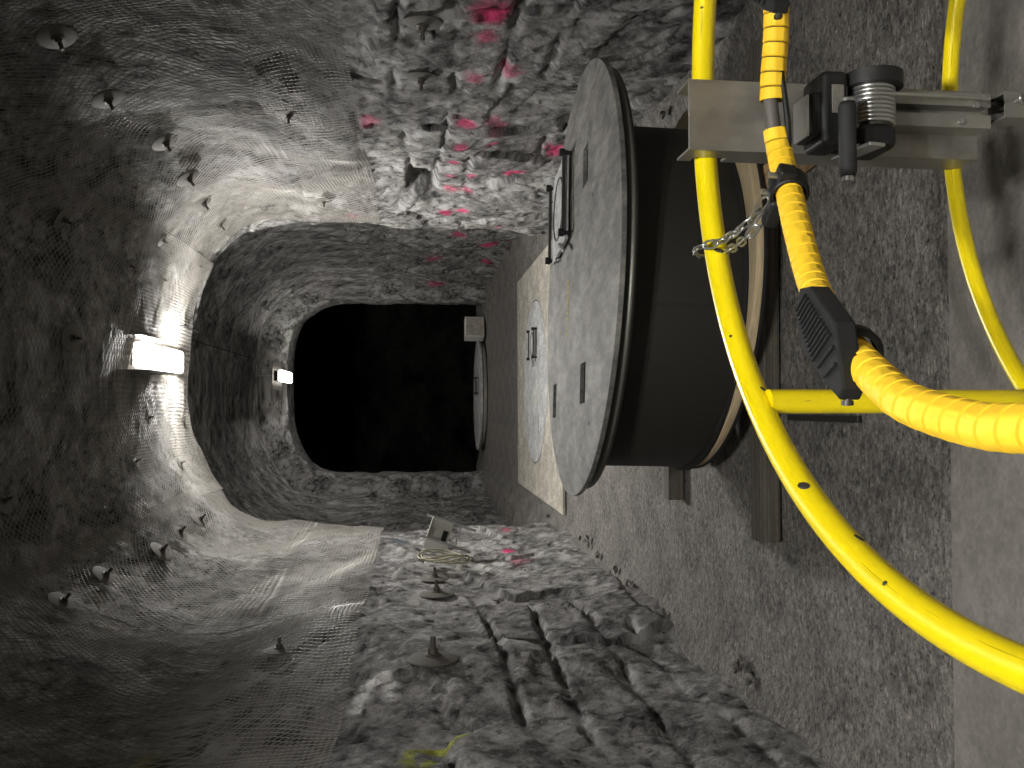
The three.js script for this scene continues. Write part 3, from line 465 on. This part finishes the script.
// ---------------------------------------------------------------- winch mast on the guard rail
{
  const g = thing('winch_mast', 'upright aluminium channel clamped on the guard rail', 'mast', [0.482, 0, -1.36]);
  part('web', box(0.118, 0.51, 0.004, 0, 0.895, 0, 0.001), aluMat, g);
  const fs = new THREE.Shape(); fs.moveTo(0, 0.64); fs.lineTo(0, 1.15); fs.lineTo(-0.062, 1.15); fs.lineTo(-0.062, 1.127); fs.lineTo(-0.038, 1.127); fs.lineTo(-0.038, 1.073); fs.lineTo(-0.062, 1.073); fs.lineTo(-0.062, 0.655); fs.lineTo(-0.052, 0.64); fs.closePath();
  for (const s of [-1, 1]) part('flange', new THREE.ExtrudeGeometry(fs, { depth: 0.004, bevelEnabled: false }).rotateY(-Math.PI / 2).translate(s * 0.057 + 0.002, 0, 0), aluMat, g);
  const slot = new THREE.Shape(); [[-0.028, 0], [0.028, 0], [0.028, 0.04], [0.008, 0.04], [0.008, 0.014], [-0.008, 0.014], [-0.008, 0.04], [-0.028, 0.04]].forEach(([x, y], i) => i ? slot.lineTo(x, y) : slot.moveTo(x, y)); slot.closePath();
  part('slotted_bar', new THREE.ExtrudeGeometry(slot, { depth: 0.2, bevelEnabled: true, bevelThickness: 0.001, bevelSize: 0.001, bevelSegments: 1 }).rotateX(Math.PI / 2).translate(0.01, 0.845, 0.003), aluMat, g, 'slotted aluminium bar');
  for (const y of [0.66, 0.672, 0.70]) part('screw', cyl(0.005, 0.005, 0.006, 8).rotateX(Math.PI / 2).translate(0.03 - (y - 0.66), y, 0.046), steelMat, g);
}
{
  const g = thing('square_tube', 'open-ended square aluminium tube below the winch at the right picture edge', 'tube', [0.51, 0, -1.35]);
  const sh = new THREE.Shape(); sh.moveTo(-0.022, -0.022); sh.lineTo(0.022, -0.022); sh.lineTo(0.022, 0.022); sh.lineTo(-0.022, 0.022); sh.closePath(); sh.holes.push(rectHole(0, 0, 0.038, 0.038));
  part('tube_wall', new THREE.ExtrudeGeometry(sh, { depth: 0.604, bevelEnabled: false }).rotateX(-Math.PI / 2).translate(0, 0.006, 0), aluMat, g);
  part('eye_bolt', merge([new THREE.TorusGeometry(0.009, 0.0025, 8, 20).rotateX(0.6).translate(0.006, 0.590, 0.036), cyl(0.0035, 0.0035, 0.07, 8).rotateX(Math.PI / 2).translate(0.006, 0.590, 0.0)]), steelMat, g, 'bright eye bolt');
  part('hook', tube([V(0.006, 0.590, 0.004), V(0.004, 0.612, 0.008), V(0.0, 0.632, 0.022), V(-0.004, 0.650, 0.045)], 0.003, 20, 8), darkSteelMat, g);
}
{
  const g = thing('hand_winch', 'black hand winch with wound steel cable and crank handle on the mast', 'winch', [0.475, 0.9, -1.352]);
  part('body', merge([box(0.118, 0.045, 0.075, 0.0, 0.036, 0.038, 0.010), box(0.07, 0.02, 0.06, -0.01, 0.066, 0.04, 0.006)]), blackMat, g);
  part('face_plate', box(0.066, 0.004, 0.05, -0.012, 0.078, 0.04, 0.001), steelMat, g, 'bright plate');
  part('rating_plate', box(0.045, 0.02, 0.002, 0.012, 0.034, 0.0765, 0.0006), aluMat, g, 'silver plate');
  part('drum_flange', cyl(0.047, 0.047, 0.022, 36).rotateZ(Math.PI / 2).translate(0.048, -0.035, 0.055), blackMat, g);
  part('gear_case', box(0.04, 0.062, 0.08, -0.048, -0.028, 0.05, 0.012), blackMat, g);
  const wind = []; for (let i = 0; i <= 240; i++) { const a = i / 240 * Math.PI * 2 * 9; wind.push(V(0.036 - 0.062 * i / 240, -0.035 + 0.032 * Math.cos(a), 0.055 + 0.032 * Math.sin(a))); }
  const core = part('spool', cyl(0.030, 0.030, 0.066, 28).rotateZ(Math.PI / 2).translate(0.005, -0.035, 0.055), darkSteelMat, g);
  part('cable', new THREE.TubeGeometry(new THREE.CatmullRomCurve3(wind), 480, 0.0036, 6), steelMat, core, 'wound steel cable');
  part('cable_tail', tube([V(0.02, -0.035, 0.088), V(0.022, -0.09, 0.082), V(0.026, -0.16, 0.07), V(0.028, -0.235, 0.062)], 0.003, 30, 6), steelMat, core);
  const arm = part('crank_arm', box(0.006, 0.03, 0.09, -0.072, 0.018, 0.075, 0.002).rotateX(0.2), steelMat, g);
  part('grip', lathe([[0, -0.058], [0.011, -0.058], [0.0135, -0.05], [0.0128, 0], [0.0135, 0.05], [0.011, 0.058], [0, 0.058]], 24).rotateZ(Math.PI / 2).translate(-0.062, 0.034, 0.105), blackSoftMat, arm, 'black ribbed grip');
  part('grip_cap', merge([cyl(0.009, 0.009, 0.008, 12).rotateZ(Math.PI / 2).translate(-0.123, 0.034, 0.105), cyl(0.012, 0.012, 0.005, 14).rotateZ(Math.PI / 2).translate(-0.002, 0.034, 0.105)]), steelMat, arm);
}

// ---------------------------------------------------------------- things on the left wall
{
  const b = thing('junction_box', 'white open junction box bracketed to the left wall', 'box', [-1.22, 1.27, -8.0]); b.rotation.set(0.25, 0.75, -0.45); b.scale.setScalar(0.78);
  part('back_panel', box(0.30, 0.26, 0.012, 0, 0.12, -0.1, 0.003), whiteMat, b);
  for (const s of [-1, 1]) part('side_panel', box(0.012, 0.26, 0.2, s * 0.145, 0.12, 0, 0.003), whiteMat, b);
  part('top_panel', box(0.31, 0.012, 0.24, 0, 0.25, 0.01, 0.003), whiteMat, b); part('terminal_block', box(0.2, 0.06, 0.06, 0.02, 0.05, -0.06, 0.006), blackSoftMat, b);
  for (const s of [-1, 1]) part('bracket_bar', box(0.022, 0.62, 0.022, s * 0.16, 0.02, 0.1, 0.004), steelMat, b);
  part('bracket_bar', box(0.34, 0.022, 0.022, 0, -0.1, 0.1, 0.004), steelMat, b);
}
{
  const g = thing('cable_coil', 'pale coil of cable hanging on the left wall under the white box', 'cable coil', [-1.30, 1.30, -7.35]); g.scale.setScalar(0.85);
  for (let k = 0; k < 5; k++) part('loop', tube(Array.from({ length: 20 }, (_, i) => { const a = i / 20 * Math.PI * 2; return V(0.02 * Math.sin(a * 2 + k) + 0.014 * k, (0.23 + 0.02 * Math.sin(k * 3)) * Math.cos(a) + 0.02 * k, (0.13 + 0.02 * k) * Math.sin(a)); }), 0.008, 60, 6, true), ropeMat, g);
}
// loose stones along the foot of the walls
const stoneGeos = [0, 1, 2].map(k => { const g = new THREE.IcosahedronGeometry(1, 2), p = g.attributes.position; for (let i = 0; i < p.count; i++) { const v = V(p.getX(i), p.getY(i), p.getZ(i)), s = 0.8 + 0.5 * facet(v.x * 1.1 + k * 9, v.y * 1.1, v.z * 1.1, 3 + k); p.setXYZ(i, v.x * s, v.y * s * 0.7, v.z * s); } g.computeVertexNormals(); return g; });
const stoneMat = new THREE.MeshStandardMaterial({ map: rockMap, color: 0x8d8a84, roughness: 0.9 });
for (let i = 0; i < 22; i++) {
  const left = i % 3 > 0, z = -3.2 - rnd() * 7.2, x = left ? -1.17 - rnd() * 0.12 : 1.72 + rnd() * 0.15, s = 0.02 + 0.035 * rnd() * rnd();
  const m = single('loose_stone', stoneGeos[i % 3], stoneMat, left ? 'small loose stone at the foot of the left wall' : 'small loose stone at the foot of the right wall', 'stone', [x, 0.04 + s * 0.3, z], left ? 'stones along the left wall' : 'stones along the right wall'); m.scale.setScalar(s); m.rotation.y = rnd() * 6;
}
shade(scene);
renderer.render(scene, camera);
